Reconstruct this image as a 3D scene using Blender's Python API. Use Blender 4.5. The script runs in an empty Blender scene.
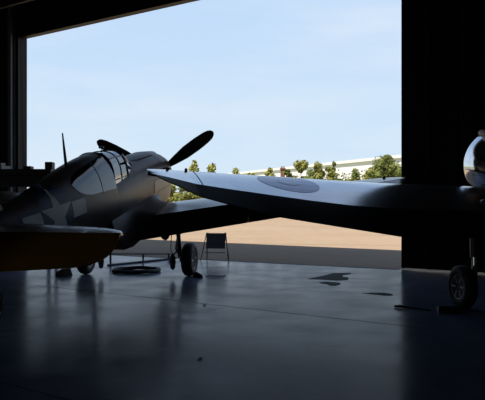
import bpy, bmesh, math, random
from mathutils import Vector, Matrix
PI = math.pi
scn = bpy.context.scene
COL = scn.collection
R = random.Random(7)

# ------------------------------------------------------------------ materials
def nmat(name, base=(.5, .5, .5), rough=.5, metal=0., spec=.5, noise=None, coat=0., bump=None):
    """noise = list of (scale, colour, lo, hi): blotches of another colour mixed in"""
    m = bpy.data.materials.new(name); m.use_nodes = True
    nt = m.node_tree; b = nt.nodes['Principled BSDF']
    b.inputs['Base Color'].default_value = (*base, 1)
    b.inputs['Roughness'].default_value = rough
    b.inputs['Metallic'].default_value = metal
    b.inputs['Specular IOR Level'].default_value = spec
    b.inputs['Coat Weight'].default_value = coat
    tc = nt.nodes.new('ShaderNodeTexCoord')
    last = None
    for (sc, colr, lo, hi) in (noise or []):
        n = nt.nodes.new('ShaderNodeTexNoise'); n.inputs['Scale'].default_value = sc
        n.inputs['Detail'].default_value = 5
        nt.links.new(tc.outputs['Object'], n.inputs['Vector'])
        rp = nt.nodes.new('ShaderNodeMapRange')
        rp.inputs['From Min'].default_value = lo; rp.inputs['From Max'].default_value = hi
        nt.links.new(n.outputs['Fac'], rp.inputs['Value'])
        mx = nt.nodes.new('ShaderNodeMix'); mx.data_type = 'RGBA'
        nt.links.new(rp.outputs['Result'], mx.inputs['Factor'])
        if last is None: mx.inputs['A'].default_value = (*base, 1)
        else: nt.links.new(last, mx.inputs['A'])
        mx.inputs['B'].default_value = (*colr, 1)
        last = mx.outputs['Result']
    if last is not None: nt.links.new(last, b.inputs['Base Color'])
    if bump:
        n = nt.nodes.new('ShaderNodeTexNoise'); n.inputs['Scale'].default_value = bump[0]; n.inputs['Detail'].default_value = 4
        nt.links.new(tc.outputs['Object'], n.inputs['Vector'])
        bp = nt.nodes.new('ShaderNodeBump'); bp.inputs['Strength'].default_value = bump[1]
        bp.inputs['Distance'].default_value = bump[2]
        nt.links.new(n.outputs['Fac'], bp.inputs['Height'])
        nt.links.new(bp.outputs['Normal'], b.inputs['Normal'])
    return m

def glass_mat(name, tint, refl=.06, rough=.03, ior=1.5):
    m = bpy.data.materials.new(name); m.use_nodes = True
    nt = m.node_tree; nt.nodes.clear()
    out = nt.nodes.new('ShaderNodeOutputMaterial')
    tr = nt.nodes.new('ShaderNodeBsdfTransparent'); tr.inputs['Color'].default_value = (*tint, 1)
    gl = nt.nodes.new('ShaderNodeBsdfGlossy'); gl.inputs['Roughness'].default_value = rough
    fr = nt.nodes.new('ShaderNodeFresnel'); fr.inputs['IOR'].default_value = ior
    ad = nt.nodes.new('ShaderNodeMath'); ad.operation = 'ADD'; ad.use_clamp = True; ad.inputs[1].default_value = refl
    mx = nt.nodes.new('ShaderNodeMixShader')
    nt.links.new(fr.outputs[0], ad.inputs[0]); nt.links.new(ad.outputs[0], mx.inputs[0])
    nt.links.new(tr.outputs[0], mx.inputs[1]); nt.links.new(gl.outputs[0], mx.inputs[2])
    nt.links.new(mx.outputs[0], out.inputs['Surface'])
    return m

M = {}
M['camo'] = nmat('camo_paint', (.125, .078, .068), .36, 0, .12, noise=[(.75, (.085, .075, .062), .5, .53)], bump=(9, .05, .02))
M['camo_wing'] = nmat('camo_wing_paint', (.10, .056, .03), .2, 0, .6, noise=[(.8, (.055, .055, .028), .52, .56)])
M['tail_paint'] = nmat('tail_brown_paint', (.36, .18, .015), .25, 0, .6)
M['tail_top'] = nmat('tailplane_painted_sheen', (.55, .53, .52), .25, .6)  # pale metal tone paints the sky sheen onto the brown tailplane
M['grey_paint'] = nmat('grey_underside_paint', (.16, .16, .15), .4)
M['nose_tan'] = nmat('nose_tan_paint', (.30, .19, .085), .4, noise=[(3, (.22, .14, .07), .4, .7)])
M['spinner'] = nmat('spinner_paint', (.2, .05, .03), .3)
M['black'] = nmat('black_paint', (.012, .012, .013), .45)
M['prop_black'] = nmat('propeller_black', (.011, .010, .010), .55)
M['yellow'] = nmat('yellow_paint', (.5, .33, .03), .4)
M['rubber'] = nmat('tyre_rubber', (.014, .014, .015), .7, bump=(30, .2, .01))
M['hub'] = nmat('wheel_hub_grey', (.6, .6, .62), .4, .0)
M['steel'] = nmat('steel', (.35, .35, .36), .32, .9)
M['strut'] = nmat('strut_grey', (.05, .052, .055), .45)
M['oleo'] = nmat('oleo_chrome', (.7, .7, .7), .12, 1.)
M['frame'] = nmat('canopy_frame_paint', (.05, .045, .035), .35)
M['bright_frame'] = nmat('bare_canopy_frame', (.55, .56, .57), .35, .4)
M['glass'] = glass_mat('canopy_glass', (.90, .93, .95), .10, .03, 1.8)
M['glass_rear'] = glass_mat('rear_window_glass', (.42, .50, .62), .05, .06)
M['leather'] = nmat('seat_leather', (.03, .022, .016), .6)
M['interior'] = nmat('cockpit_green', (.05, .06, .035), .6)
M['ins_blue'] = nmat('insignia_blue', (.02, .04, .13), .4, 0, .15)
M['ins_white'] = nmat('insignia_white', (.92, .92, .9), .4, 0, .15)
M['silver'] = nmat('silver_wing_paint', (.66, .69, .74), .17, .75, noise=[(2.2, (.60, .63, .68), .45, .7)])
M['shaded_panel'] = nmat('shaded_control_surface', (.035, .034, .032), .55, 0., .1)  # near-black base paints shade into the silver plane's drooped flaps and ailerons
M['seam'] = nmat('panel_seam', (.06, .06, .07), .5)
M['roundel'] = nmat('roundel_blue', (.20, .23, .38), .2, .55)
M['roundel_mid'] = nmat('roundel_grey_star', (.25, .27, .36), .2, .55)
M['polish'] = nmat('polished_aluminium', (.78, .78, .8), .09, 1., noise=[(4, (.7, .7, .72), .4, .7)])
M['rust'] = nmat('rust_brown_metal', (.45, .17, .09), .35, .0)
M['trainer_body'] = nmat('trainer_fuselage', (.30, .31, .33), .35, .4)

# concrete floor
def floor_mat():
    m = nmat('painted_concrete_floor', (.15, .18, .265), .4, noise=[(.35, (.11, .138, .205), .42, .66), (3.6, (.18, .212, .29), .52, .75)])
    nt = m.node_tree; b = nt.nodes['Principled BSDF']
    b.inputs['IOR'].default_value = 1.06; b.inputs['Specular Tint'].default_value = (.78, .87, 1., 1)
    tc = nt.nodes.new('ShaderNodeTexCoord')
    n = nt.nodes.new('ShaderNodeTexNoise'); n.inputs['Scale'].default_value = 1.3; n.inputs['Detail'].default_value = 6
    nt.links.new(tc.outputs['Object'], n.inputs['Vector'])
    rp = nt.nodes.new('ShaderNodeMapRange'); rp.inputs['From Min'].default_value = .3; rp.inputs['From Max'].default_value = .7
    rp.inputs['To Min'].default_value = .14; rp.inputs['To Max'].default_value = .27
    nt.links.new(n.outputs['Fac'], rp.inputs['Value']); nt.links.new(rp.outputs['Result'], b.inputs['Roughness'])
    n2 = nt.nodes.new('ShaderNodeTexNoise'); n2.inputs['Scale'].default_value = 13; n2.inputs['Detail'].default_value = 6
    nt.links.new(tc.outputs['Object'], n2.inputs['Vector'])
    bp = nt.nodes.new('ShaderNodeBump'); bp.inputs['Strength'].default_value = .10; bp.inputs['Distance'].default_value = .01
    nt.links.new(n2.outputs['Fac'], bp.inputs['Height']); nt.links.new(bp.outputs['Normal'], b.inputs['Normal'])
    return m
M['floor'] = floor_mat()
M['joint'] = nmat('joint_filler', (.030, .034, .042), .7, 0, .1)
M['tarmac'] = nmat('sunlit_tarmac', (.285, .212, .146), .9, spec=.1, noise=[(.12, (.25, .185, .126), .4, .65), (1.5, (.315, .235, .163), .5, .75)])
M['grass'] = nmat('dry_grass', (.18, .18, .055), .95, spec=.1, noise=[(.3, (.13, .15, .04), .4, .65)])
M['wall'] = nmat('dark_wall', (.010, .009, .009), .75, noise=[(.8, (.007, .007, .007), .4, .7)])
M['wall_pale'] = nmat('rear_wall_cladding', (.20, .17, .13), .8)
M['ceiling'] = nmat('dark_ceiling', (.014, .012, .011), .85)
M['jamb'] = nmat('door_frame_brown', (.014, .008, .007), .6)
M['column'] = nmat('grey_steel_column', (.20, .21, .22), .5)
M['truss'] = nmat('truss_steel', (.022, .021, .02), .6)
M['stand'] = nmat('stand_black', (.012, .012, .012), .6)
M['stain'] = nmat('dark_stain', (.008, .008, .009), .75, 0, .08)
M['rope'] = nmat('rope_black', (.012, .012, .014), .8)
M['paper'] = nmat('paper_scrap', (.85, .85, .83), .8)
M['sign'] = nmat('sign_board_grey', (.22, .22, .23), .6)
M['bldg'] = nmat('white_cladding', (.90, .86, .82), .7, noise=[(.08, (.84, .81, .77), .4, .7)])
M['bldg_roof'] = nmat('white_roof', (.74, .72, .70), .7)
M['brick'] = nmat('brick_red', (.24, .11, .07), .9)
M['bark'] = nmat('bark', (.09, .065, .045), .9)
M['door_dark'] = nmat('far_door_grey', (.35, .36, .38), .6)
def leaf_mat(name, a, b_):
    return nmat(name, a, .8, spec=.2, noise=[(.55, b_, .4, .62)])
M['leaf_yellow'] = leaf_mat('leaf_yellow_green', (.31, .29, .075), (.19, .20, .05))
M['leaf_green'] = leaf_mat('leaf_green', (.19, .21, .055), (.11, .13, .036))
M['leaf_dark'] = leaf_mat('leaf_dark_green', (.09, .11, .034), (.05, .07, .024))

# ------------------------------------------------------------------ mesh helpers
def link(name, bm, mats, parent=None, smooth=False, bevel=0.):
    bmesh.ops.recalc_face_normals(bm, faces=bm.faces)
    me = bpy.data.meshes.new(name); bm.to_mesh(me); bm.free()
    for m in (mats if isinstance(mats, (list, tuple)) else [mats]): me.materials.append(m)
    if smooth:
        for p in me.polygons: p.use_smooth = True
        if hasattr(me, 'set_sharp_from_angle'): me.set_sharp_from_angle(angle=math.radians(40))
    o = bpy.data.objects.new(name, me); COL.objects.link(o)
    if parent: o.parent = parent
    if bevel:
        md = o.modifiers.new('bevel', 'BEVEL'); md.width = bevel; md.segments = 2; md.limit_method = 'ANGLE'
    return o

def root(name, label, cat, loc, rot=(0, 0, 0), group=None):
    o = bpy.data.objects.new(name, None); COL.objects.link(o)
    o.location = loc; o.rotation_euler = rot; o.empty_display_size = .3
    return tag(o, label, cat, group)
def tag(o, label, cat, group=None, kind=None):
    o['label'] = label; o['category'] = cat
    if group: o['group'] = group
    if kind: o['kind'] = kind
    return o
def struct(o, label=None):
    o['kind'] = 'structure'
    if label: o['label'] = label
    return o

def loft(bm, rings, cap=True, mat=0, closed=True):
    vs = [[bm.verts.new(p) for p in r] for r in rings]
    for a, b in zip(vs, vs[1:]):
        n = len(a)
        for i in range(n if closed else n - 1):
            j = (i + 1) % n
            try: f = bm.faces.new((a[i], a[j], b[j], b[i])); f.material_index = mat
            except ValueError: pass
    if cap and closed:
        for r in (vs[0], vs[-1]):
            try: f = bm.faces.new(r); f.material_index = mat
            except ValueError: pass
    return vs

def box(bm, c, s, rot=None, mat=0):
    """box with centre c and full size s; rot = Matrix 3x3"""
    q = []
    for sx in (-.5, .5):
        for sy in (-.5, .5):
            for sz in (-.5, .5):
                p = Vector((sx * s[0], sy * s[1], sz * s[2]))
                if rot is not None: p = rot @ p
                q.append(bm.verts.new(Vector(c) + p))
    for idx in ((0, 1, 3, 2), (4, 6, 7, 5), (0, 4, 5, 1), (2, 3, 7, 6), (0, 2, 6, 4), (1, 5, 7, 3)):
        f = bm.faces.new([q[i] for i in idx]); f.material_index = mat

def tube(bm, pts, r, n=8, mat=0, closed=False):
    pts = [Vector(p) for p in pts]
    rs = r if isinstance(r, (list, tuple)) else [r] * len(pts)
    rings = []
    up = None
    m = len(pts)
    for i, p in enumerate(pts):
        if closed: d = pts[(i + 1) % m] - pts[i - 1]
        else: d = pts[min(i + 1, m - 1)] - pts[max(i - 1, 0)]
        d.normalize()
        if up is None:
            up = Vector((0, 0, 1)) if abs(d.z) < .9 else Vector((1, 0, 0))
        x = d.cross(up).normalized(); y = x.cross(d).normalized(); up = y
        rings.append([p + rs[i] * (math.cos(2 * PI * k / n) * x + math.sin(2 * PI * k / n) * y) for k in range(n)])
    if closed: rings.append(rings[0])
    loft(bm, rings, cap=not closed, mat=mat)

def lathe(bm, prof, origin, axis, n=32, mat=0, cap=True):
    """prof = (distance along the axis, radius)"""
    a = Vector(axis).normalized()
    t = Vector((0, 0, 1)) if abs(a.z) < .9 else Vector((0, 1, 0))
    x = a.cross(t).normalized(); y = a.cross(x).normalized()
    o = Vector(origin)
    loft(bm, [[o + a * d + max(r, 1e-4) * (math.cos(2 * PI * k / n) * x + math.sin(2 * PI * k / n) * y) for k in range(n)] for d, r in prof], cap=cap, mat=mat)

def lerp(a, b, t): return a + (b - a) * t
def interp(tab, s):
    if s <= tab[0][0]: return tab[0][1:]
    for a, b in zip(tab, tab[1:]):
        if s <= b[0]:
            t = (s - a[0]) / (b[0] - a[0])
            return tuple(lerp(p, q, t) for p, q in zip(a[1:], b[1:]))
    return tab[-1][1:]

# ------------------------------------------------------------------ wing builder
PROF = ((0, 0), (.02, .34), (.07, .6), (.16, .84), (.3, .98), (.45, 1.), (.62, .9), (.8, .72), (1., .5))
def profh(f):
    for (a, ha), (b, hb) in zip(PROF, PROF[1:]):
        if f <= b: return lerp(ha, hb, (f - a) / (b - a))
    return .5
class Wing:
    """stations: (v, yLE, zLE, yC, zC, yTE, zTE, t); C is the hinge line of the flap/aileron (zC on the upper skin)"""
    def __init__(self, st, side): self.st = st; self.side = side
    def at(self, v): return interp(self.st, v)
    def up(self, v, f, off=0., sgn=1):
        yl, zl, yc, zc, yt, zt, t = self.at(v)
        zm = lerp(zl, zc - t * .25, f)
        return Vector((self.side * v, lerp(yl, yc, f), zm + sgn * (t / 2 * profh(f)) + sgn * off))
    def main(self, bm, v0, v1, n=24):
        vs = [lerp(v0, v1, i / n) for i in range(n + 1)]
        vs = sorted(set(vs + [s[0] for s in self.st if v0 < s[0] < v1]))
        rings = []
        for v in vs:
            r = [self.up(v, f) for f, _ in PROF]
            r += [self.up(v, f, 0, -1) for f, _ in reversed(PROF[1:])]
            rings.append(r)
        loft(bm, rings)
    def flap(self, bm, v0, v1, gap=.012, n=10):
        vs = sorted(set([lerp(v0, v1, i / n) for i in range(n + 1)] + [s[0] for s in self.st if v0 < s[0] < v1]))
        rings = []
        for v in vs:
            yl, zl, yc, zc, yt, zt, t = self.at(v)
            h = t * .5
            x = self.side * v
            rings.append([Vector((x, yc - gap, zc - .004)), Vector((x, lerp(yc, yt, .35), lerp(zc, zt, .30))), Vector((x, yt, zt + .008)),
                          Vector((x, yt, zt - .008)), Vector((x, lerp(yc, yt, .35), lerp(zc - h, zt, .42))), Vector((x, yc - gap, zc - h))])
        loft(bm, rings)

def disc_on(bm, surf, rad_fn, n_r=6, n_a=40, mat=0, r0=0.):
    """disc mapped by surf(a, b) -> point, rad_fn(angle) -> radius"""
    rings = []
    for i in range(n_r + 1):
        q = lerp(r0, 1, i / n_r)
        rings.append([surf(q * rad_fn(2 * PI * k / n_a) * math.cos(2 * PI * k / n_a), q * rad_fn(2 * PI * k / n_a) * math.sin(2 * PI * k / n_a)) for k in range(n_a)])
    loft(bm, rings, cap=False, mat=mat)
def star_r(a, R_):
    """radius of a five-pointed star at angle a (a point straight up)"""
    k = (a - PI / 2) % (2 * PI / 5)
    k = min(k, 2 * PI / 5 - k)
    r_in = R_ * .382
    p1 = Vector((R_, 0)); p2 = Vector((r_in * math.cos(PI / 5), r_in * math.sin(PI / 5)))
    d = Vector((math.cos(k), math.sin(k))); e = p2 - p1
    # solve p1 + u e = q d
    det = e.x * -d.y + d.x * e.y
    q = (e.x * -p1.y - e.y * -p1.x) / (e.x * d.y - e.y * d.x) * -1 if det else R_
    return abs(q)

# ------------------------------------------------------------------ wheels and such
def wheel(parent, c, axis, r, w, name='wheel', hub_side=1):
    bm = bmesh.new(); h = w / 2
    lathe(bm, [(-h * .8, r * .56), (-h, r * .7), (-h * .95, r * .86), (-h * .65, r * .97), (-h * .25, r), (h * .25, r), (h * .65, r * .97), (h * .95, r * .86), (h, r * .7), (h * .8, r * .56)], c, axis, 40)
    ty = link('tire', bm, M['rubber'], parent, True)
    bm = bmesh.new()
    lathe(bm, [(-h * .78, .001), (-h * .8, r * .2), (-h * .72, r * .26), (-h * .66, r * .46), (-h * .85, r * .57), (h * .85, r * .57), (h * .66, r * .46), (h * .72, r * .26), (h * .8, r * .2), (h * .78, .001)], c, axis, 32)
    a = Vector(axis).normalized(); t = Vector((0, 0, 1)); x = a.cross(t).normalized(); y = a.cross(x)
    for s in (-1, 1):
        for k in range(6):
            d = math.cos(k * PI / 3) * x + math.sin(k * PI / 3) * y
            tube(bm, [Vector(c) + a * s * h * .74 + d * r * .2, Vector(c) + a * s * h * .74 + d * r * .52], r * .05, 6)
    link('hub', bm, M['hub'], ty, True)
    return ty

# ================================================================== THE HANGAR
J = Vector((3.97, 16.9, 0)); T = Vector((.8166, -.5772, 0)); N = Vector((-.5772, -.8166, 0))   # right jamb, along the door, inward
DOOR_W = 15.25; DOOR_H = 7.98; CEIL = 9.4
def hp(s, w, z=0.): return J + T * s + N * w + Vector((0, 0, z))
HR = Matrix((T, N, Vector((0, 0, 1)))).transposed()       # local x along the door, y inward
def hbox(bm, s0, s1, w0, w1, z0, z1, mat=0): box(bm, hp((s0 + s1) / 2, (w0 + w1) / 2, (z0 + z1) / 2), (s1 - s0, w1 - w0, z1 - z0), HR, mat)

# floor slab: the slab edge follows the door line
bm = bmesh.new()
edge = [(-8.55, 24.3), (-4.35, 21.7), (3.97, 16.9)]
pts = [Vector((x, y, 0)) for x, y in edge] + [hp(5.5, 0), hp(5.5, -1.6), hp(16, -1.6), hp(16, 33), hp(-24, 33), hp(-24, .3), hp(-15.2, .3)]
up_ = [bm.verts.new(p) for p in pts]; dn_ = [bm.verts.new(p - Vector((0, 0, .25))) for p in pts]
bm.faces.new(up_); bm.faces.new(dn_)
for i in range(len(pts)):
    j = (i + 1) % len(pts); bm.faces.new((up_[i], up_[j], dn_[j], dn_[i]))
struct(link('floor', bm, M['floor']), 'dark blue-grey painted concrete hangar floor')
# expansion joints
bm = bmesh.new()
for w in (7.4, 12.3): hbox(bm, -23, 15, w - .006, w + .006, .0, .002)
for a, b in zip(edge, edge[1:]):
    a = Vector((*a, 0)); b = Vector((*b, 0)); d = (b - a).normalized(); n = Vector((-d.y, d.x, 0))
    if n.dot(N) < 0: n = -n
    q = [a + n * .02, b + n * .02, b + n * .20, a + n * .20]
    bm.faces.new([bm.verts.new(p + Vector((0, 0, .003))) for p in q])
struct(link('trim_5', bm, M['joint']), 'dark joints between the slabs of the hangar floor')
# ceiling and walls
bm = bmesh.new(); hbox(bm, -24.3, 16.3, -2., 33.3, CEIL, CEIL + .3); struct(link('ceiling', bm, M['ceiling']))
bm = bmesh.new(); hbox(bm, -24.3, -15, 33, 33.3, -.2, CEIL); hbox(bm, -15, -4, 33, 33.3, 4.6, CEIL); hbox(bm, -4, 16.3, 33, 33.3, -.2, CEIL); struct(link('wall_back', bm, M['wall_pale']))  # opening added in this unseen wall to let in fill light
bm = bmesh.new(); hbox(bm, -24.3, -24, -.4, 33, -.2, CEIL); struct(link('wall_left', bm, M['wall_pale']))
bm = bmesh.new(); hbox(bm, 16, 16.3, -2, 33, -.2, CEIL); struct(link('wall_right', bm, M['wall_pale']))
bm = bmesh.new()
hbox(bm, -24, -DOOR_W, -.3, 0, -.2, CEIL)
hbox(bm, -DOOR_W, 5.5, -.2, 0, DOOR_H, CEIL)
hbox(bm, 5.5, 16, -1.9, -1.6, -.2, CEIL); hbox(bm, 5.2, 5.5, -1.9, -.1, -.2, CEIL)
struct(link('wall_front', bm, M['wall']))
# header beam and frame of the opening
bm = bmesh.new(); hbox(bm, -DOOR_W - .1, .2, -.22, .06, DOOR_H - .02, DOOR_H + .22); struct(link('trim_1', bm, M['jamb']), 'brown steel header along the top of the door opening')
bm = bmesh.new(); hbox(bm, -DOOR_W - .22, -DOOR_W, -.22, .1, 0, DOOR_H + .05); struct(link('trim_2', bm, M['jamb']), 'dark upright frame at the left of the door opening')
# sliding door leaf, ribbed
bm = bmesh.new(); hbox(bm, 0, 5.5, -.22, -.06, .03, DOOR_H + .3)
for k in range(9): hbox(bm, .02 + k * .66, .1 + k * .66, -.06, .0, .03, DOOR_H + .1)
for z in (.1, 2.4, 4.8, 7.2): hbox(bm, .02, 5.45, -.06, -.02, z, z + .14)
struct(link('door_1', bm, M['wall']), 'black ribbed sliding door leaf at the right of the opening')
# column with flanges on the left
bm = bmesh.new()
hbox(bm, -15.58, -15.38, .30, .33, 0, CEIL); hbox(bm, -15.58, -15.38, .12, .15, 0, CEIL); hbox(bm, -15.495, -15.465, .15, .30, 0, CEIL)
struct(link('trim_3', bm, M['column']), 'grey steel upright beam beside the left edge of the opening')
bm = bmesh.new(); hbox(bm, -23.9, -15.4, .55, .75, 3.0, 3.16); hbox(bm, -15.9, -15.3, .4, .8, 2.86, 3.05)
struct(link('trim_4', bm, M['column']), 'grey horizontal rail along the left wall')
# roof trusses
bm = bmesh.new()
for w in (2.2, 8.5, 15):
    hbox(bm, -24, 16, w - .06, w + .06, 8.25, 8.4); hbox(bm, -24, 16, w - .06, w + .06, 9.2, 9.38)
    for k in range(20):
        a, b = hp(-24 + 2 * k, w, 8.35), hp(-23 + 2 * k, w, 9.25); c = hp(-22 + 2 * k, w, 8.35)
        tube(bm, [a, b], .04, 6); tube(bm, [b, c], .04, 6)
struct(link('trim_6', bm, M['truss']), 'dark lattice roof trusses under the ceiling')

# ================================================================== OUTSIDE
bm = bmesh.new()
vs = [bm.verts.new(p) for p in ((-140, -60, -.03), (160, -60, -.03), (160, 92, -.03), (-140, 88, -.03))]; bm.faces.new(vs)
tag(link('tarmac', bm, M['tarmac']), 'sunlit tan tarmac apron outside the hangar', 'tarmac', kind='structure')
bm = bmesh.new()
vs = [bm.verts.new(p) for p in ((-500, 72, -.06), (500, 72, -.06), (900, 900, -.06), (-900, 900, -.06))]; bm.faces.new(vs)
tag(link('grass_field', bm, M['grass']), 'strip of dry green grass beyond the tarmac', 'grass', kind='structure')
# apron joints / cracks
bm = bmesh.new()
for (a, b) in (((-4, 29), (9, 26)), ((-9, 37), (14, 34.5)), ((-14, 50), (20, 47)), ((-2, 26), (-.2, 25.2)), ((2.2, 22.2), (4.2, 21.2))):
    d = (Vector(b) - Vector(a)); n = Vector((-d.y, d.x)).normalized() * .05
    q = [Vector(a) + n, Vector(b) + n, Vector(b) - n, Vector(a) - n]
    bm.faces.new([bm.verts.new((p.x, p.y, -.026)) for p in q])
tag(link('tarmac_joint', bm, nmat('tar_joint', (.19, .145, .10), .9)), 'dark filled cracks in the sunlit tarmac', 'crack', kind='structure')

# big white building
bm = bmesh.new()
A = Vector((30.5, 130, 0)); D = Vector((-.3966, .918, 0)); Q = Vector((.918, .3966, 0))
BR = Matrix((D, Q, Vector((0, 0, 1)))).transposed()
bl = root('hangar_building', 'long white flat-sided building beyond the trees and hedge', 'building', A)
bm = bmesh.new(); box(bm, D * 20 + Q * 20 + Vector((0, 0, 5.2)), (150, 40, 10.4), BR)
link('wall', bm, M['bldg'], bl)
bm = bmesh.new()
for i in range(1):
    rings = []
    for e in (-55.4, 95.4):
        rings.append([D * e + Q * (-.4) + Vector((0, 0, 10.35)), D * e + Q * (-.4) + Vector((0, 0, 10.95)), D * e + Q * 20 + Vector((0, 0, 13.2)), D * e + Q * 40.4 + Vector((0, 0, 10.95)), D * e + Q * 40.4 + Vector((0, 0, 10.35))])
    loft(bm, rings)
link('roof', bm, M['bldg_roof'], bl)
for k in range(4):
    bm = bmesh.new(); box(bm, D * (-20 + 26 * k) + Q * (-.06) + Vector((0, 0, 2.6)), (9, .12, 5.2), BR)
    link('door', bm, M['door_dark'], bl)
# brick chimney
ch = root('brick_chimney', 'red-brown brick chimney stack in front of the white building', 'chimney', (6.7, 112, 0))
bm = bmesh.new(); box(bm, (0, 0, 3.75), (.75, .75, 7.5)); box(bm, (0, 0, 7.35), (.95, .95, .2)); link('stack', bm, M['brick'], ch)
for dx in (-.18, .18):
    bm = bmesh.new(); lathe(bm, [(0, .13), (.3, .11)], (dx, 0, 7.45), (0, 0, 1), 10); link('pot', bm, M['brick'], ch)

# trees
def leaves(bm, blobs, n, size, rnd):
    for _ in range(n):
        c, r = rnd.choice(blobs)
        d = Vector((rnd.gauss(0, 1), rnd.gauss(0, 1), rnd.gauss(0, 1))).normalized()
        p = Vector(c) + Vector((d.x * r[0], d.y * r[1], d.z * r[2])) * (rnd.random() ** .35 * 1.2)
        u = (d + Vector((rnd.uniform(-1, 1), rnd.uniform(-1, 1), rnd.uniform(-1, 1))) * .8).normalized()
        a = u.orthogonal().normalized(); b = u.cross(a); s = size * rnd.uniform(.6, 1.3)
        bm.faces.new([bm.verts.new(p + a * s), bm.verts.new(p + b * s * .6), bm.verts.new(p - a * s), bm.verts.new(p - b * s * .6)])
def blob_solid(bm, blobs, rnd):
    for c, r in blobs:
        k = bmesh.ops.create_icosphere(bm, subdivisions=2, radius=1)
        for v in k['verts']:
            j = rnd.uniform(.55, .78)
            v.co = Vector(c) + Vector((v.co.x * r[0] * j, v.co.y * r[1] * j, v.co.z * r[2] * j))
def tree(name, label, cat, loc, h, w, m, seed, shape='round', group=None, n=1700, base=.12):
    rnd = random.Random(seed)
    t = root(name, label, cat, loc, group=group)
    bl_ = []
    z0 = h * base
    if shape == 'open':
        for i in range(26):
            f = rnd.random() ** .7; ww = w * .5 * (.95 if f < .6 else .95 - (f - .6) * 1.6)
            a = rnd.uniform(0, 2 * PI); q = ww * rnd.uniform(.1, .85)
            r = rnd.uniform(.3, .55)
            bl_.append(((q * math.cos(a), q * math.sin(a), z0 + (h - z0 - .6) * f), (r, r, r * 1.25)))
    for i in range(0 if shape == 'open' else 11):
        f = (i + .5) / 11
        if shape == 'round': ww = w * .5 * math.sin(PI * (.12 + .84 * f)) ** .6
        elif shape == 'spire': ww = w * .5 * (1.05 - f) ** .8
        elif shape == 'open': ww = w * .5 * (.55 + .45 * math.sin(PI * f * 1.1 + .3))
        else: ww = w * .5
        z = z0 + (h - z0) * f
        k = 3 if ww > .9 else 2
        for j in range(k):
            a = rnd.uniform(0, 2 * PI); q = rnd.uniform(.25, .75) * ww
            r = ww * rnd.uniform(.42, .62) if k > 2 else ww * .7
            bl_.append(((q * math.cos(a), q * math.sin(a), z + rnd.uniform(-.5, .5)), (r, r, max(.32, r * rnd.uniform(.55, .8)))))
    bm = bmesh.new()
    if shape != 'open': blob_solid(bm, bl_, rnd)
    leaves(bm, bl_, int(n * 1.5), .22, rnd)
    link('foliage', bm, m, t)
    bm = bmesh.new(); tube(bm, [(0, 0, 0), (.05, .02, h * .4), (0, .06, h * .85)], [.18, .12, .03], 8)
    for i in range(6):
        z = h * (.3 + .08 * i); a = rnd.uniform(0, 6.28)
        tube(bm, [(0, 0, z), (math.cos(a) * w * .28, math.sin(a) * w * .28, z + h * .13)], [.06, .02], 6)
    link('trunk', bm, M['bark'], t)
    return t
def at(px, d): return ((px - 242.5) / 673. * d, d, -.06)
G_T = 'trees beyond the tarmac'
tree('slender_tree', 'slender open yellow-green tree just right of the propeller blade', 'tree', (-7.75, 108, -.06), 8.7, 2.6, M['leaf_yellow'], 1, 'open', G_T, 900)
tree('slender_tree', 'small bushy yellow-green tree, second right of the propeller', 'tree', (-5.0, 110, -.06), 8.4, 2.8, M['leaf_yellow'], 2, 'open', G_T, 900)
tree('slender_tree', 'tiny thin tree at the left end of the white building', 'tree', (-1.2, 116, -.06), 8.1, 1.5, M['leaf_yellow'], 3, 'open', G_T, 380)
tree('broad_tree', 'yellow-green ragged tree immediately right of the brick chimney', 'tree', (9.45, 109, -.06), 9.0, 4.4, M['leaf_yellow'], 4, 'open', G_T, 2200)
tree('broad_tree', 'yellow-green twin-topped tree in the middle of the row before the white building', 'tree', (12.3, 109.5, -.06), 8.6, 3.4, M['leaf_yellow'], 5, 'open', G_T, 2000)
tree('pointed_tree', 'darker pointed tree at the right end of the low row', 'tree', (15.4, 113.6, -.06), 8.7, 2.8, M['leaf_green'], 6, 'spire', G_T, 1100)
tree('round_tree', 'large round dark-green tree next to the black door leaf', 'tree', (24.0, 113, -.06), 9.2, 7.4, M['leaf_green'], 7, 'round', G_T, 4200)
bl_names = [(-12.4, 90, 4.1, 3.2, 'leaf_green', 'dense green bush furthest left, behind the brown nose'), (-10.2, 95, 4.2, 3.0, 'leaf_yellow', 'bright yellow-green bush between the brown nose and silver wing tip'),
            (-7.4, 91, 4.2, 3.2, 'leaf_green', 'dense green bush beneath the silver wing tip'), (-4.6, 96, 4.2, 3.0, 'leaf_green', 'green bush below the second slender tree'),
            (1.3, 104, 5.7, 2.4, 'leaf_yellow', 'lowest yellow-green bush at the left end of the white building'), (4.4, 105, 6.4, 2.4, 'leaf_yellow', 'yellow-green bush left of the brick chimney'), (6.9, 103, 6.1, 2.2, 'leaf_green', 'green bush at the foot of the brick chimney'),
            (10.2, 103, 6.3, 2.8, 'leaf_green', 'green bush in front of the ragged tree'), (13.4, 104, 6.4, 2.4, 'leaf_yellow', 'yellow-green bush between the twin-topped and pointed trees'), (17.2, 104, 6.1, 3.0, 'leaf_green', 'low green bush right of the pointed tree'),
            (20.2, 107, 6.2, 2.8, 'leaf_yellow', 'yellow-green bush left of the large round tree')]
for i, (x, y, h, w, mk, lab) in enumerate(bl_names):
    tree('bush', lab, 'bush', (x, y, -.06), h * (1.1 if y > 100 else 1.), w, M[mk], 30 + i, 'round', 'bushes along the grass', 1500, .02)
# clipped hedge
bm = bmesh.new(); rnd = random.Random(5)
hb = [((1.5 * i - 6, rnd.uniform(-.3, .3), 2.9 + rnd.uniform(-.1, .1)), (1.3, .8, 3.3)) for i in range(12)]
blob_solid(bm, hb, rnd); leaves(bm, hb, 3200, .24, rnd)
o = link('hedge', bm, M['leaf_dark']); o.location = (18.5, 118.3, .9); tag(o, 'long dark hedge in front of the white building', 'hedge')

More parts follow.
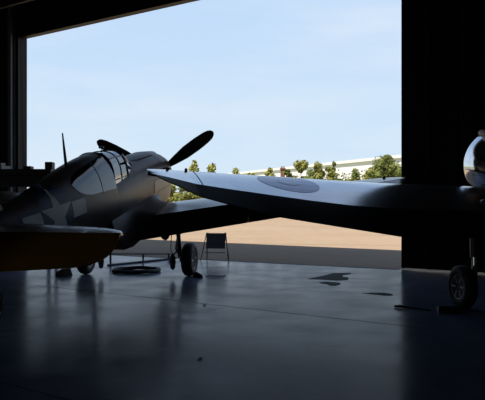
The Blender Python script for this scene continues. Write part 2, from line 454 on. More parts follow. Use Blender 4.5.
# ================================================================== BROWN FIGHTER (left)
HUBY, ZT = 1.95, 2.12
fg = root('fighter_plane', 'brown camouflaged single-engined fighter plane with a white star on its side, at the left', 'airplane', (-2.43, 15.50, 0), (math.radians(10), 0, math.radians(-9.8)))
# s aft of propeller: top, bottom, half width, exponent
FUS = [(.08, .43, -.40, .38, 2.0), (.12, .47, -.62, .43, 2.1), (.4, .545, -.80, .465, 2.2), (.9, .60, -.86, .475, 2.3), (1.6, .61, -.86, .475, 2.3), (2.05, .60, -.78, .47, 2.3), (2.15, .60, -.68, .47, 2.3),
       (2.8, .59, -.66, .47, 2.3), (3.9, .50, -.64, .47, 2.3), (4.06, .50, -.62, .465, 2.3), (4.12, .925, -.62, .465, 2.3), (4.6, .90, -.6, .46, 2.3), (5.1, .85, -.59, .45, 2.25), (5.6, .775, -.55, .43, 2.2), (6.2, .675, -.49, .395, 2.1),
       (6.8, .575, -.42, .35, 2.05), (7.4, .495, -.32, .285, 2.), (8.0, .43, -.20, .21, 2.), (8.6, .37, -.06, .13, 2.), (9.0, .33, .05, .07, 2.), (9.15, .25, .12, .03, 2.)]
def fpt(s, th, off=0.):
    top, bot, hw, e = interp(FUS, s)
    zc = 0.02
    c, sn = math.cos(th), math.sin(th)
    h = (top - zc) if sn >= 0 else (zc - bot)
    x = (hw + off) * math.copysign(abs(c) ** (2 / e), c); z = zc + (h + off) * math.copysign(abs(sn) ** (2 / e), sn)
    return Vector((x, HUBY - s, ZT + z))
def fside(s, z, off=.006, sgn=1):
    """point on the right-hand skin at height z (from the thrust line)"""
    top, bot, hw, e = interp(FUS, s)
    h = (top - .02) if z >= .02 else (.02 - bot)
    q = min(.999, abs(z - .02) / h)
    x = hw * (1 - q ** e) ** (1 / e)
    th = math.atan2(abs(z - .02) / h / h, x / hw / hw)
    return Vector((sgn * (x + off * math.cos(th)), HUBY - s, ZT + z + off * math.copysign(math.sin(th), z - .02)))
ss = sorted(set([a[0] for a in FUS] + [.08 + .12 * i for i in range(76)]))
ss = [s for s in ss if s <= 9.15 and not 4.06 < s < 4.12]
def fus_part(name, s0, s1, mat, parent):
    bm = bmesh.new()
    loft(bm, [[fpt(s, 2 * PI * k / 40) for k in range(40)] for s in ss if s0 <= s <= s1])
    return link(name, bm, mat, parent, True)
body = fus_part('fuselage', 2.05, 9.15, M['camo'], fg)
cowl = fus_part('engine_cowling', .08, 2.05, M['camo'], fg)
# radiator chin scoop with tan lower panel
bm = bmesh.new()
rings = []
for s, b, w in ((.10, -.60, .34), (.2, -.86, .42), (.6, -.94, .47), (1.2, -.92, .48), (1.7, -.84, .47), (1.95, -.76, .45)):
    rings.append([Vector((w * math.cos(a) ** 1 if abs(math.cos(a)) > 1e-6 else 0, HUBY - s, ZT - .25 + (b + .25) * abs(math.sin(a)))) for a in [PI * k / 16 for k in range(17)]])
loft(bm, rings)
link('radiator_scoop', bm, M['nose_tan'], cowl, True)
# side panels of the nose in tan
bm = bmesh.new()
for sg in (-1, 1):
    loft(bm, [[fside(lerp(.16, 1.75, i / 12), lerp(-.6, .02, j / 8), .006, sg) for j in range(9)] for i in range(13)], closed=False)
link('nose_panel', bm, M['nose_tan'], cowl, True)
# carburettor scoop on the top of the nose
bm = bmesh.new()
rings = []
for s, hgt, w in ((.35, .03, .12), (.5, .045, .17), (1.2, .05, .24), (2.0, .03, .24), (2.6, -.02, .16)):
    z0 = interp(FUS, s)[0] - .03
    rings.append([Vector((w * math.cos(a), HUBY - s, ZT + z0 + (hgt + .03) * math.sin(a))) for a in [PI * k / 12 for k in range(13)]])
loft(bm, rings); link('air_scoop', bm, M['camo'], cowl, True)
# exhaust stacks
for sg in (-1, 1):
    for k in range(6):
        s = .75 + k * .19
        p = fside(s, .2, .0, sg)
        bm = bmesh.new(); tube(bm, [p + Vector((-sg * .04, 0, 0)), p + Vector((sg * .07, -.03, 0)), p + Vector((sg * .11, -.12, 0))], .034, 8)
        link('exhaust_stack', bm, M['rust'], cowl, True)
# propeller
pr = bpy.data.objects.new('propeller', None); COL.objects.link(pr); pr.parent = fg
bm = bmesh.new(); lathe(bm, [(-.02, .31), (.06, .32), (.2, .29), (.38, .2), (.5, .09), (.54, .001)], (0, HUBY, ZT), (0, 1, 0), 32)
link('spinner', bm, M['spinner'], pr, True)
def blade(hub, ang, Rr, chord, parent, mat, mat2, y=0.):
    bm = bmesh.new(); rings = []
    c, sn = math.cos(ang), math.sin(ang)
    for f, w, tw, th in ((.12, .45, 60, .35), (.2, .6, 52, .25), (.32, .88, 43, .15), (.5, 1., 29, .10), (.7, .95, 20, .075), (.86, .82, 14, .06), (.94, .66, 12, .05), (.98, .42, 11, .04), (1., .12, 11, .03)):
        tw = math.radians(tw); wc = chord * w / 2; t = chord * th / 2
        ring = []
        for a in [2 * PI * k / 12 for k in range(12)]:
            u = wc * math.cos(a); v = t * math.sin(a)
            tx = u * math.cos(tw) - v * math.sin(tw); ty = u * math.sin(tw) + v * math.cos(tw)
            ring.append(Vector((f * Rr * c - tx * sn, ty, f * Rr * sn + tx * c)) + Vector(hub))
        rings.append(ring)
    loft(bm, rings)
    return link('propeller_blade', bm, [mat], parent, True)
for a in (34, 153, 273.5): blade((0, HUBY + .1, ZT), math.radians(a), 1.78, .36, pr, M['prop_black'], M['yellow'])

# wings
def fighter_wing(sd):
    def ste(v, cf=1.0):
        yl = .42 - .035 * v; c = (2.62 - .2 * v) * cf
        if cf < 1: yl -= (2.62 - .2 * v) * (1 - cf) * .42
        zl = 1.43 + .136 * v
        yc = yl - c * .71; zc = zl + .125 - .008 * v - .03 * (1 - cf)
        droop = .355 - .012 * v
        if v > 4.9: droop = .07
        return (v, yl, zl, yc, zc, yl - c, zc - droop * cf, max(.05, (.36 - .05 * v)) * (.3 + .7 * cf))
    st = [ste(0), ste(1), ste(2), ste(3), ste(4), ste(4.85), ste(4.95, 1.), ste(5.4, .93), ste(5.66, .8), ste(5.84, .62), ste(5.94, .4), ste(5.98, .15)]
    return Wing(st, sd)
for sd in (-1, 1):
    w = fighter_wing(sd)
    bm = bmesh.new(); w.main(bm, .2, 5.98, 34)
    wo = link('wing', bm, M['camo_wing'], fg, True)
    bm = bmesh.new(); w.flap(bm, .42, 2.912); link('flap', bm, M['camo_wing'], wo, True)
    bm = bmesh.new(); w.flap(bm, 2.916, 4.86); link('aileron', bm, M['camo_wing'], wo, True)
    bm = bmesh.new(); w.flap(bm, 4.9, 5.98, 0); link('wing_tip', bm, M['camo_wing'], wo, True)
    # root fillet
    bm = bmesh.new(); rings = []
    for i in range(15):
        y = lerp(.55, -2.35, i / 14)
        f = min(1, max(0, (w.at(.8)[0] - y) / (w.at(.8)[0] - w.at(.8)[2])))
        s = HUBY - y
        vv = lerp(.62, .95, math.sin(PI * i / 14) ** .7)
        wz = w.up(vv, f).z if y > w.at(.8)[2] else lerp(w.at(vv)[3], w.at(vv)[5], min(1, (w.at(vv)[2] - y) / (w.at(vv)[2] - w.at(vv)[4])))
        p1 = Vector((sd * vv, y, wz + .004)); up_p = fside(s, -.24 - .12 * i / 14, -.01, sd)
        mid = Vector((sd * lerp(abs(up_p.x), vv, .3), y, lerp(up_p.z, wz, .82)))
        arc = [(1 - t) ** 2 * up_p + 2 * t * (1 - t) * mid + t * t * p1 for t in [k / 8 for k in range(9)]]
        low = [Vector((sd * (vv - .02), y, wz - .10)), Vector((sd * .3, y, wz - .10)), Vector((sd * .3, y, up_p.z))]
        rings.append(arc + low)
    loft(bm, rings); link('root_fillet', bm, M['camo'], wo, True)
    # navigation lamp
    bm = bmesh.new(); p = w.up(5.55, .4); lathe(bm, [(-.01, .035), (.03, .03), (.05, .001)], p, (0, 0, 1), 12); link('navigation_lamp', bm, M['black'], wo, True)
    # six gun barrels
    for k in range(3):
        v = 1.75 + .26 * k; a = w.at(v); bm = bmesh.new()
        tube(bm, [(sd * v, a[0] - .05, a[1]), (sd * v, a[0] + .22, a[1])], .028, 8); link('gun_barrel', bm, M['black'], wo, True)
    # main gear
    mg = bpy.data.objects.new('main_gear', None); COL.objects.link(mg); mg.parent = fg
    ax = Vector((sd * 1.245, .066, .375))
    wheel(mg, ax, (1, 0, 0), .38, .25)
    bm = bmesh.new(); tp = Vector((sd * .98, .12, 1.42))
    tube(bm, [tp, (sd * 1.0, .1, .95)], .075, 12); tube(bm, [(sd * 1.0, .1, .97), (sd * 1.02, .08, .42)], .05, 12); tube(bm, [(sd * 1.02, .08, .36), (sd * 1.2, .066, .375)], .05, 10)
    tube(bm, [(sd * 1.0, .02, .9), (sd * 1.0, -.16, .68), (sd * 1.02, .02, .46)], .022, 6)
    link('strut', bm, M['strut'], mg, True)
    bm = bmesh.new(); tube(bm, [(sd * .93, .05, 1.25), (sd * .86, 0, .9), (sd * .84, -.02, .6), (sd * .95, .0, .4)], .010, 6); link('brake_line', bm, M['black'], mg, True)
    bm = bmesh.new(); lathe(bm, [(-.17, .01), (-.14, .05), (0, .075), (.14, .06), (.2, .01)], (sd * .86, .02, .31), (0, .12, 1), 14)
    tube(bm, [(sd * .86, .04, .45), (sd * .99, .08, .62)], .02, 6)
    link('fairing_pod', bm, M['strut'], mg, True)
# cockpit glazing
def csec(s):
    tab = [(2.65, .58, .30), (2.85, .70, .34), (3.25, .885, .385), (3.7, .905, .40), (4.12, .905, .405)]
    top, hw = interp(tab, s); base = .30
    return top, hw, base
def cpt(s, u, off=0.):
    """u: 0 right sill .. 1 left sill"""
    top, hw, base = csec(s)
    a = PI * u; c, sn = math.cos(a), math.sin(a)
    e = 2.7
    return Vector(((hw + off) * math.copysign(abs(c) ** (2 / e), c), HUBY - s, ZT + base + (top - base + off) * abs(sn) ** (2 / e)))
def glaze(name, s0, s1, mat):
    bm = bmesh.new(); loft(bm, [[cpt(lerp(s0, s1, i / 8), k / 28) for k in range(29)] for i in range(9)], closed=False)
    return link(name, bm, mat, fg, True)
ws = glaze('windshield', 2.67, 3.25, M['glass']); hood = glaze('canopy', 3.25, 4.10, M['glass'])
def arch(parent, s, r, mat, name='frame', ua=0., ub=1.):
    bm = bmesh.new(); tube(bm, [cpt(s, lerp(ua, ub, k / 24), .004) for k in range(25)], r, 8); return link(name, bm, mat, parent, True)
arch(ws, 2.69, .022, M['frame']); arch(ws, 3.24, .022, M['bright_frame']); arch(hood, 3.64, .010, M['frame']); arch(hood, 4.10, .026, M['black'])
for u in (.02, .27, .73, .98):
    bm = bmesh.new(); tube(bm, [cpt(lerp(3.26, 4.10, k / 6), u, .004) for k in range(7)], .011, 8); link('frame', bm, M['frame'], hood, True)
for u in (.30, .70):
    bm = bmesh.new(); tube(bm, [cpt(lerp(2.69, 3.24, k / 6), u, .004) for k in range(7)], .024, 8); link('frame', bm, M['bright_frame'], ws, True)
# mirror above the windshield bow
bm = bmesh.new(); tube(bm, [cpt(3.64, .5), cpt(3.62, .5) + Vector((0, 0, .06))], .008, 8); box(bm, cpt(3.62, .5) + Vector((0, 0, .08)), (.10, .04, .045)); link('mirror', bm, M['black'], ws, bevel=.01)
# seat, headrest, panel
bm = bmesh.new(); box(bm, (0, HUBY - 3.92, ZT + .36), (.30, .07, .46), Matrix.Rotation(.15, 3, 'X')); box(bm, (0, HUBY - 3.7, ZT + .52), (.4, .4, .08)); link('seat', bm, M['leather'], fg, bevel=.03)
bm = bmesh.new(); box(bm, (0, HUBY - 3.0, ZT + .60), (.5, .1, .16)); link('instrument_panel', bm, M['black'], fg, bevel=.03)
# rear quarter windows
def qwin(sg):
    bm = bmesh.new()
    rings = []
    for i in range(13):
        t = i / 12
        s = lerp(4.15, 5.82, t)
        zhi = lerp(.885, .69, t); zlo = lerp(.24, .33, t)
        k = max(0, (t - .62) / .38); mid = lerp(.56, .54, t)
        q = math.sqrt(max(0.0, 1 - k * k)) * .94 + .06
        rings.append([fside(s, lerp(mid - (mid - zlo) * q, mid + (zhi - mid) * q, j / 10), .008, sg) for j in range(11)])
    loft(bm, rings, closed=False)
    return link('rear_window', bm, M['glass_rear'], fg, True)
for sg in (-1, 1):
    q = qwin(sg)
    bm = bmesh.new(); tube(bm, [fside(4.8, lerp(.25, .82, k / 8), .010, sg) for k in range(9)], .006, 6); link('frame', bm, M['frame'], q, True)
# aerial mast
bm = bmesh.new(); p = fpt(5.3, PI / 2); tube(bm, [p - Vector((0, 0, .05)), p + Vector((0, -.03, .3)), p + Vector((0, -.05, .57))], [.03, .022, .012], 8); link('aerial_mast', bm, M['black'], fg, True)
# insignia on both sides
for sg in (-1, 1):
    CS, CZ, RR = 6.5, .17, .48
    bm = bmesh.new()
    surf = lambda off: (lambda a, b: fside(CS - a, CZ + b, off, sg))
    disc_on(bm, surf(.006), lambda a: RR, 8, 60, 0)
    disc_on(bm, surf(.010), lambda a: star_r(a, RR * .97), 8, 100, 1)
    for d in (-1, 1):
        x0, x1, hb_ = (RR * .96, RR * 1.95, RR * .27)
        loft(bm, [[surf(.005)(d * lerp(x0 - .05, x1 + .05, i / 8), lerp(-hb_ - .05, hb_ + .05, j / 6)) for j in range(7)] for i in range(9)], closed=False, mat=0)
        loft(bm, [[surf(.009)(d * lerp(x0, x1, i / 8), lerp(-hb_, hb_, j / 6)) for j in range(7)] for i in range(9)], closed=False, mat=1)
    link('star_insignia', bm, [M['ins_blue'], M['ins_white']], fg)
# tailplane and elevators
TS = 8.0
for sd in (-1, 1):
    def stt(v, cf=1.):
        yl = HUBY - 7.62 - .20 * v; yc = HUBY - 8.32; c = yl - yc
        yl = yc + c * (cf ** .8)
        yt = yc - (.56 - .07 * v) * (cf ** .8)
        dz = (.40 - .05 * v) * (cf ** .8)
        zc = ZT + .285
        return (v, yl, zc - .02, yc, zc + .02, yt, zc - dz, (.12 - .02 * v) * (.4 + .6 * cf))
    w = Wing([stt(0), stt(.5), stt(1.0), stt(1.55), stt(1.76, .93), stt(1.91, .78), stt(2.0, .56), stt(2.05, .24)], sd)
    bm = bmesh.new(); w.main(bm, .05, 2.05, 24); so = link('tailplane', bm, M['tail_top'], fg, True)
    bm = bmesh.new(); w.flap(bm, .1, 2.05, .008, 22); link('elevator', bm, M['tail_paint'], so, True)
# fin and rudder
def slab(name, outline, th, mat, parent):
    bm = bmesh.new()
    loft(bm, [[Vector((x, HUBY - s, ZT + z)) for s, z in outline] for x in (-th / 2, th / 2)])
    return link(name, bm, mat, parent, bevel=.02)
fin = slab('fin', [(7.5, .40), (7.85, .8), (8.2, 1.25), (8.4, 1.42), (8.55, 1.46), (8.55, .30), (8.3, .25)], .09, M['tail_paint'], fg)
slab('rudder', [(8.57, 1.46), (8.8, 1.40), (9.1, 1.1), (9.3, .7), (9.32, .3), (9.15, .02), (8.9, -.12), (8.57, -.02)], .07, M['tail_paint'], fg)
# tail wheel
tg = bpy.data.objects.new('tail_gear', None); COL.objects.link(tg); tg.parent = fg
ty_ = -6.0; zz = (.155 - ty_ * math.sin(math.radians(10))) / math.cos(math.radians(10))
wheel(tg, (0, ty_, zz), (1, 0, 0), .15, .1)
bm = bmesh.new()
for sx in (-.075, .075): tube(bm, [(sx, ty_, zz), (sx, ty_ + .08, zz + .22)], .018, 8)
tube(bm, [(-.08, ty_ + .08, zz + .22), (.08, ty_ + .08, zz + .22)], .02, 8); tube(bm, [(0, ty_ + .08, zz + .22), (0, ty_ + .18, ZT - .2)], .035, 8); link('strut', bm, M['strut'], tg, True)

# ================================================================== SILVER TRAINER (right)
tr = root('trainer_plane', 'silver low-winged plane with a dark blue wing roundel and polished cowling, at the right', 'airplane', (4.75, 10.9, 0), (0, 0, math.radians(12)))
PT = math.radians(12)
LE = [(.4, .45, 1.87), (2.36, .28, 1.93), (6.3, -.16, 2.14)]
zC = [(.4, 1.53), (2.0, 1.56), (3.4, 1.61), (3.85, 1.65), (5.1, 1.815), (5.7, 1.90), (6.3, 2.05)]
zTE = [(.4, 1.19), (2.0, 1.20), (3.15, 1.235), (4.87, 1.51), (5.73, 1.74), (6.15, 1.95), (6.3, 2.05)]
def tst(v, cf=1.):
    yl, zl = interp(LE, v); yt = -1.78 + .02 * v; c = yl - yt
    if cf < 1: yl -= c * (1 - cf) * .45; yt += c * (1 - cf) * .55
    yc = yl - (yl - yt) * .70
    zl -= (1 - cf) * .06
    return (v, yl, zl, yc, interp(zC, v)[0], yt, interp(zTE, v)[0], max(.045, .29 - .037 * v))
tst_list = [tst(v) for v in (.4, 1.2, 2.0, 2.36, 3.15, 3.18, 3.6, 4.2, 4.87, 5.2, 5.5)] + [tst(5.72, .98), tst(5.95, .89), tst(6.12, .72), tst(6.24, .46), tst(6.3, .2)]
for sd in (-1, 1):
    w = Wing(tst_list, sd)
    bm = bmesh.new(); w.main(bm, .4, 6.3, 32); wo = link('wing', bm, M['silver'], tr, True); wo.location.x = .34 if sd > 0 else 0
    bm = bmesh.new(); w.flap(bm, .5, 3.160); link('flap', bm, M['shaded_panel'], wo, True)
    bm = bmesh.new(); w.flap(bm, 3.164, 5.715, .012, 16); link('aileron', bm, M['shaded_panel'], wo, True)
    bm = bmesh.new(); w.flap(bm, 5.72, 6.3, .0, 12); link('wing_tip', bm, M['shaded_panel'], wo, True)
    # seams of the skin
    for v in (5.62,):
        bm = bmesh.new(); loft(bm, [[w.up(v - .006, f / 12, .003), w.up(v + .006, f / 12, .003)] for f in range(1, 13)], closed=False)
        link('skin_seam', bm, M['seam'], wo)
    for (v, f) in ((6.0, .2), (5.72, .12)):
        bm = bmesh.new(); lathe(bm, [(-.02, .022), (.03, .02), (.045, .001)], w.up(v, f), (0, 0, 1), 12); link('lamp', bm, M['black'], wo, True)
    # roundel
    v0, RR = 4.28, .445
    yl, zl, yc, zc, _, _, _ = w.at(v0)
    def rs(off):
        def f_(a, b):
            v = v0 + a; q = w.at(v); y = lerp(yl, yc, .40) + b
            return w.up(v, max(.0, min(1, (q[0] - y) / (q[0] - q[2]))), off)
        return f_
    bm = bmesh.new(); disc_on(bm, rs(.004), lambda a: RR, 10, 60, 0); disc_on(bm, rs(.007), lambda a: RR * .36, 4, 40, 1)
    link('roundel', bm, [M['roundel'], M['roundel_mid']], wo)
    # small polished filler cap near the root
    bm = bmesh.new(); lathe(bm, [(0, .07), (.03, .065), (.045, .02), (.047, .001)], w.up(1.40, .78), (0, 0, 1), 20); link('filler_cap', bm, M['polish'], wo, True)
    # gear
    mg = bpy.data.objects.new('main_gear', None); COL.objects.link(mg); mg.parent = tr; mg.location.x = .34 if sd > 0 else 0
    wheel(mg, (sd * 1.3, 0, .34), (1, 0, 0), .34, .21)
    bm = bmesh.new(); tube(bm, [(sd * 1.08, .05, 1.62), (sd * 1.08, .02, .8)], .07, 12); link('strut', bm, M['strut'], mg, True)
    bm = bmesh.new(); tube(bm, [(sd * 1.08, .02, .82), (sd * 1.09, 0, .36)], .045, 12); tube(bm, [(sd * 1.09, 0, .34), (sd * 1.25, 0, .34)], .045, 10); link('oleo', bm, M['oleo'], mg, True)
PX = .17
def tz(y): return 2.28 + (y - 1.08) * math.tan(PT) * .95
TF = [(.75, .52, .56, .50), (.0, .52, .60, .48), (-1.0, .50, .58, .46), (-2.2, .52, .52, .42), (-3.4, .50, .42, .34), (-4.6, .42, .30, .22), (-5.6, .34, .2, .11), (-6.1, .3, .1, .05)]
bm = bmesh.new(); rings = []
for y, up, dn, hw in TF:
    rings.append([Vector((PX + hw * math.cos(a), y, tz(y) + (up if math.sin(a) > 0 else dn) * math.sin(a))) for a in [2 * PI * k / 28 for k in range(28)]])
loft(bm, rings); link('fuselage', bm, M['trainer_body'], tr, True)
ax = Vector((0, math.cos(PT), math.sin(PT)))
bm = bmesh.new(); lathe(bm, [(-.52, .58), (-.5, .62), (-.4, .645), (-.05, .65), (.28, .645), (.42, .60), (.50, .52), (.52, .46), (.48, .42), (.1, .40)], (PX, 1.08, 2.33), ax, 56, cap=False)
cw = link('engine_cowling', bm, M['polish'], tr, True)
bm = bmesh.new(); lathe(bm, [(-.45, .5), (.0, .5), (.1, .2), (.38, .16), (.45, .001)], (PX, 1.08, 2.33), ax, 24); link('engine', bm, M['strut'], cw, True)
for k in range(9):
    d = Matrix.Rotation(2 * PI * k / 9, 3, 'Y') @ Vector((0, 0, 1)); d = Matrix.Rotation(PT, 3, 'X') @ d
    bm = bmesh.new(); c0 = Vector((PX, 1.08, 2.33)) + ax * .12
    lathe(bm, [(.14, .10), (.22, .11), (.24, .08), (.26, .11), (.28, .08), (.30, .11), (.36, .10), (.38, .02)], c0, d, 14); link('cylinder_head', bm, M['steel'], cw, True)
# scoop standing proud of the cowling top
bm = bmesh.new(); lathe(bm, [(-.16, .03), (-.14, .075), (.1, .08), (.2, .06), (.21, .001)], (-.29, .92, 2.33 + .53), ax, 20); link('intake_scoop', bm, M['rust'], cw, True)
tp_ = bpy.data.objects.new('propeller', None); COL.objects.link(tp_); tp_.parent = tr
hubp = Vector((PX, 1.08, 2.33)) + ax * .6
bm = bmesh.new(); lathe(bm, [(-.1, .11), (.0, .13), (.12, .11), (.2, .04), (.21, .001)], hubp, ax, 20); link('hub', bm, M['steel'], tp_, True)
for a in (72, 252): blade(hubp, math.radians(a), 1.35, .24, tp_, M['prop_black'], M['yellow'])
# canopy greenhouse
bm = bmesh.new(); rings = []
for y, hgt, hw in ((-.15, .50, .34), (-.5, .92, .36), (-1.6, .98, .37), (-2.5, .9, .34), (-3.1, .55, .25)):
    rings.append([Vector((PX + hw * math.cos(a), y, tz(y) + .3 + (hgt - .3) * math.sin(a))) for a in [PI * k / 16 for k in range(17)]])
loft(bm, rings, closed=False); cn = link('canopy', bm, M['glass'], tr, True)
for r in rings:
    bm = bmesh.new(); tube(bm, r, .02, 6); link('frame', bm, M['frame'], cn, True)
# tail
for sd in (-1, 1):
    bm = bmesh.new(); loft(bm, [[Vector((PX + sd * v, yl, tz(-5.4) + .2)), Vector((PX + sd * v, lerp(yl, yt, .3), tz(-5.4) + .25)), Vector((PX + sd * v, yt, tz(-5.4) + .1)), Vector((PX + sd * v, lerp(yl, yt, .3), tz(-5.4) + .17))] for v, yl, yt in ((0, -4.9, -6.0), (1.0, -5.1, -6.0), (1.8, -5.35, -5.9), (2.0, -5.55, -5.75))])
    link('tailplane', bm, M['trainer_body'], tr, True)
bm = bmesh.new(); loft(bm, [[Vector((PX + x, y, z + tz(-5.4))) for y, z in ((-4.9, .35), (-5.5, 1.3), (-5.8, 1.5), (-6.3, 1.45), (-6.5, .9), (-6.4, .2), (-6.1, .0))] for x in (-.04, .04)])
link('fin', bm, M['trainer_body'], tr, bevel=.02)
tg2 = bpy.data.objects.new('tail_gear', None); COL.objects.link(tg2); tg2.parent = tr
wheel(tg2, (PX, -5.3, .15), (1, 0, 0), .15, .1)
bm = bmesh.new(); tube(bm, [(PX + .09, -5.3, .15), (PX + .09, -5.25, .36), (PX, -5.25, .4), (PX, -5.15, tz(-5.2) - .1)], .03, 8); link('strut', bm, M['strut'], tg2, True)

# ================================================================== THINGS ON THE FLOOR
# folding sign in the doorway
sg = root('folding_sign', 'dark folding A-frame sign standing on the floor edge right of the fighter wheel', 'sign', (-.78, 19.3, 0), (0, 0, math.radians(-8)))
bm = bmesh.new(); a = math.radians(-14)
box(bm, (.0, .085, .57), (.56, .03, .45), Matrix.Rotation(a, 3, 'X')); link('board', bm, M['sign'], sg, bevel=.006)
for sx in (-1, 1):
    bm = bmesh.new(); tube(bm, [(sx * .28, .15, .80), (sx * .40, -.14, .012)], .013, 8); link('leg', bm, M['black'], sg, True)
    bm = bmesh.new(); tube(bm, [(sx * .25, .17, .80), (sx * .33, .44, .012)], .013, 8); link('leg', bm, M['black'], sg, True)
bm = bmesh.new(); tube(bm, [(-.30, -.04, .24), (.30, -.04, .24)], .010, 8); link('crossbar', bm, M['black'], sg, True)
# ring of hose
bm = bmesh.new()
for k, (r, z) in enumerate(((.55, .042), (.51, .05))):
    tube(bm, [(r * math.cos(2 * PI * i / 48), r * math.sin(2 * PI * i / 48), z + .006 * math.sin(5 * PI * i / 24)) for i in range(48)], .042, 8, closed=True)
o = link('coiled_hose', bm, M['rubber'], None, True); o.location = (-2.56, 16.25, 0); tag(o, 'black hose coiled in a ring on the floor under the fighter nose', 'hose')
# low frame
lf = root('low_barrier', 'low black metal rail frame behind the coiled hose', 'barrier', (-2.85, 18.7, 0))
p0, p1 = Vector((-.70, -.98, .025)), Vector((.78, 1.15, .025))
def along(t, z): return p0.lerp(p1, t) + Vector((0, 0, z))
bm = bmesh.new(); tube(bm, [along(0, 0), along(1, 0)], .025, 8); link('lower_rail', bm, M['black'], lf, True)
bm = bmesh.new(); tube(bm, [along(0, .30), along(1, .14)], .022, 8); link('upper_rail', bm, M['black'], lf, True)
for t in (.04, .52, .94):
    bm = bmesh.new(); box(bm, along(t, lerp(.30, .14, t) / 2), (.045, .045, lerp(.30, .14, t))); link('post', bm, M['black'], lf)
# chocks
def chock(name, label, loc, rz, size=(.13, .32, .12), group=None):
    bm = bmesh.new(); sx, sy, sz = size
    loft(bm, [[Vector((-sx, y, 0)), Vector((sx, y, 0)), Vector((sx * .75, y, sz * .55)), Vector((-sx * .2, y, sz)), Vector((-sx * .55, y, sz))] for y in (-sy / 2, sy / 2)])
    o = link(name, bm, M['stand'], None, bevel=.01); o.location = loc; o.rotation_euler = (0, 0, rz); return tag(o, label, 'chock', group)
chock('wheel_chock', 'black wedge chock beside the near wheel of the brown fighter', (-1.0, 15.05, 0), .3, (.10, .2, .12), 'wheel chocks')
chock('wheel_chock', 'black chock beside the far left wheel of the brown fighter', (-4.1, 15.45, 0), 2.8, (.14, .3, .16), 'wheel chocks')
chock('wheel_chock', 'black chock against the wheel of the silver plane', (3.15, 10.25, 0), 1.4, (.13, .34, .10), 'wheel chocks')
bm = bmesh.new(); tube(bm, [(-.84, 15.15, .008), (-.78, 15.3, .008), (-.68, 15.35, .008), (-.56, 15.2, .008), (-.44, 15.22, .008), (-.38, 15.5, .008)], .007, 6)
tag(link('loose_flex', bm, M['rope'], None, True), 'thin black cord on the floor right of the near fighter wheel', 'cord')
bm = bmesh.new(); tube(bm, [(2.88, 10.3, .018), (2.75, 10.42, .018), (2.6, 10.6, .018), (2.48, 10.62, .03), (2.42, 10.7, .018)], [.012, .012, .012, .026, .016], 8)
tag(link('floor_rope', bm, M['rope'], None, True), 'black rope with knotted end beside the silver plane wheel', 'rope')
# floor stains
def stain(label, pts, name='floor_stain'):
    bm = bmesh.new(); c = sum((Vector((x, y)) for x, y in pts), Vector((0, 0))) / len(pts)
    up_ = [bm.verts.new((x - c.x, y - c.y, .004)) for x, y in pts]; dn_ = [bm.verts.new((x - c.x, y - c.y, .0005)) for x, y in pts]
    bm.faces.new(up_); bm.faces.new(dn_)
    for i in range(len(pts)): j = (i + 1) % len(pts); bm.faces.new((up_[i], up_[j], dn_[j], dn_[i]))
    o = link(name, bm, M['stain']); o.location = (c.x, c.y, 0); return tag(o, label, 'stain', 'dark stains on the floor')
def gpt(px, py):
    d = 1.66 * 673 / (py - 203.); return ((px - 242.5) / 673 * d, d)
stain('large angular dark stain on the floor near the door line', [gpt(*p) for p in ((308, 279), (318, 277), (326, 275.3), (333, 273.2), (350, 272.9), (351, 273.8), (343, 275.2), (342, 276.5), (348.5, 277.5), (348, 280), (338, 280.5), (322, 279.6))])
stain('small rounded dark stain just in front of the large angular stain', [gpt(*p) for p in ((319, 282.6), (326, 281.8), (334, 282.4), (340, 282.8), (340.5, 284.3), (335, 285.9), (330, 285.6), (327, 284.2), (322, 283.6))])
stain('thin dark streak stain on the floor nearer the silver plane', [gpt(*p) for p in ((362, 293.2), (374, 292.8), (384, 292.7), (392, 294.2), (393, 295.4), (385, 295.6), (376, 294.6))])
# small scraps
for (x, y, lab) in ((-.62, 10.9, 'small crumpled scrap on the floor in front of the fighter wheel'), (-.45, 7.15, 'small crumpled scrap on the open floor, nearest the viewer')):
    bm = bmesh.new(); k = bmesh.ops.create_icosphere(bm, subdivisions=1, radius=.03)
    for v in k['verts']: v.co = Vector((v.co.x * R.uniform(.8, 1.6), v.co.y * R.uniform(.8, 1.6), v.co.z * .3)) + Vector((0, 0, .0095))
    o = link('paper_scrap', bm, M['paper']); o.location = (x, y, 0); tag(o, lab, 'scrap', 'scraps on the floor')
# work platform behind the fighter, at the left wall
wp = root('work_platform', 'black work platform standing behind the fighter fuselage at the far left', 'platform', (-6.45, 19.6, 0), (0, 0, 0))
bm = bmesh.new(); box(bm, (0, 0, 2.54), (2.0, .9, .18)); link('deck', bm, M['stand'], wp, bevel=.02)
for sx in (-.92, .92):
    for sy in (-.38, .38):
        bm = bmesh.new(); box(bm, (sx, sy, 1.225), (.09, .09, 2.45)); link('leg', bm, M['stand'], wp)
bm = bmesh.new()
for z in (.5, 1.1, 1.7): box(bm, (0, -.38, z), (1.75, .05, .08))
box(bm, (0, 0, 2.28), (1.9, .8, .3)); link('cross_brace', bm, M['stand'], wp)
for sx, h_, m_ in ((.22, .10, 'stand'), (.84, .22, 'rust')):
    bm = bmesh.new(); box(bm, (sx, 0, 2.63 + h_ / 2), (.22, .3, h_)); link('bracket', bm, M[m_ if m_ == 'stand' else 'stand'], wp, bevel=.02)

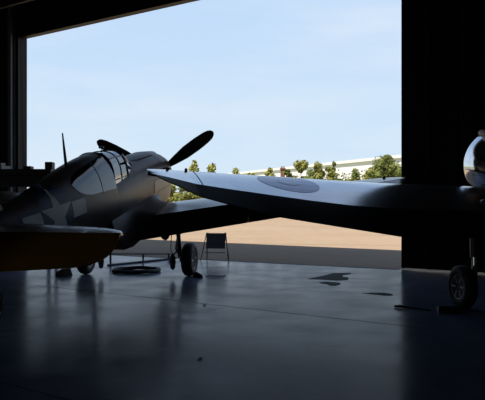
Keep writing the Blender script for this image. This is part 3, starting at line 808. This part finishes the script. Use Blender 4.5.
# ================================================================== LIGHT, SKY, CAMERA
w = bpy.data.worlds.new('sky'); scn.world = w; w.use_nodes = True
nt = w.node_tree; bg = nt.nodes['Background']
tc = nt.nodes.new('ShaderNodeTexCoord')
sep = nt.nodes.new('ShaderNodeSeparateXYZ'); nt.links.new(tc.outputs['Generated'], sep.inputs[0])
ramp = nt.nodes.new('ShaderNodeValToRGB'); nt.links.new(sep.outputs['Z'], ramp.inputs[0])
e = ramp.color_ramp.elements
e[0].position = 0.; e[0].color = (.72, .84, .93, 1)
e[1].position = 1.; e[1].color = (.12, .22, .5, 1)
for p, c in ((.08, (.64, .80, .955, 1)), (.28, (.535, .715, .955, 1)), (.45, (.36, .54, .84, 1)), (.62, (.17, .29, .56, 1))):
    q = e.new(p); q.color = c
mp = nt.nodes.new('ShaderNodeMapping'); mp.inputs['Scale'].default_value = (1.6, 1.6, 7.5); mp.inputs['Rotation'].default_value = (0, .12, 0)
nt.links.new(tc.outputs['Generated'], mp.inputs[0])
nz = nt.nodes.new('ShaderNodeTexNoise'); nz.inputs['Scale'].default_value = 1.6; nz.inputs['Detail'].default_value = 7; nz.inputs['Roughness'].default_value = .55
nt.links.new(mp.outputs[0], nz.inputs['Vector'])
mr = nt.nodes.new('ShaderNodeMapRange'); mr.inputs['From Min'].default_value = .42; mr.inputs['From Max'].default_value = .75; mr.inputs['To Max'].default_value = .62
nt.links.new(nz.outputs['Fac'], mr.inputs['Value'])
mx = nt.nodes.new('ShaderNodeMix'); mx.data_type = 'RGBA'; mx.inputs['B'].default_value = (.80, .88, .97, 1)
nt.links.new(mr.outputs[0], mx.inputs['Factor']); nt.links.new(ramp.outputs[0], mx.inputs['A'])
nt.links.new(mx.outputs['Result'], bg.inputs['Color']); bg.inputs['Strength'].default_value = 1.0

sd_ = bpy.data.lights.new('sun', 'SUN'); sd_.energy = 8.2; sd_.angle = math.radians(.6); sd_.color = (1., .92, .80)
so = bpy.data.objects.new('sun', sd_); COL.objects.link(so)
# from behind the hangar, high
el = math.radians(63)
dirv = (-N * math.cos(el) * .97 + T * math.cos(el) * .25); dirv.z = -math.sin(el)
so.rotation_euler = dirv.to_track_quat('-Z', 'Y').to_euler(); so.location = (0, -20, 40)

cd = bpy.data.cameras.new('camera'); cam = bpy.data.objects.new('camera', cd); COL.objects.link(cam)
cam.location = (0, 0, 1.66); cam.rotation_euler = (PI / 2, 0, 0)
cd.lens = 673. / 485 * 36; cd.sensor_width = 36; cd.sensor_fit = 'HORIZONTAL'; cd.shift_y = 3. / 485
cd.clip_end = 2000; cd.clip_start = .05
scn.camera = cam
scn.view_settings.view_transform = 'Standard'; scn.view_settings.look = 'None'
scn.view_settings.exposure = 0.; scn.view_settings.gamma = 1.
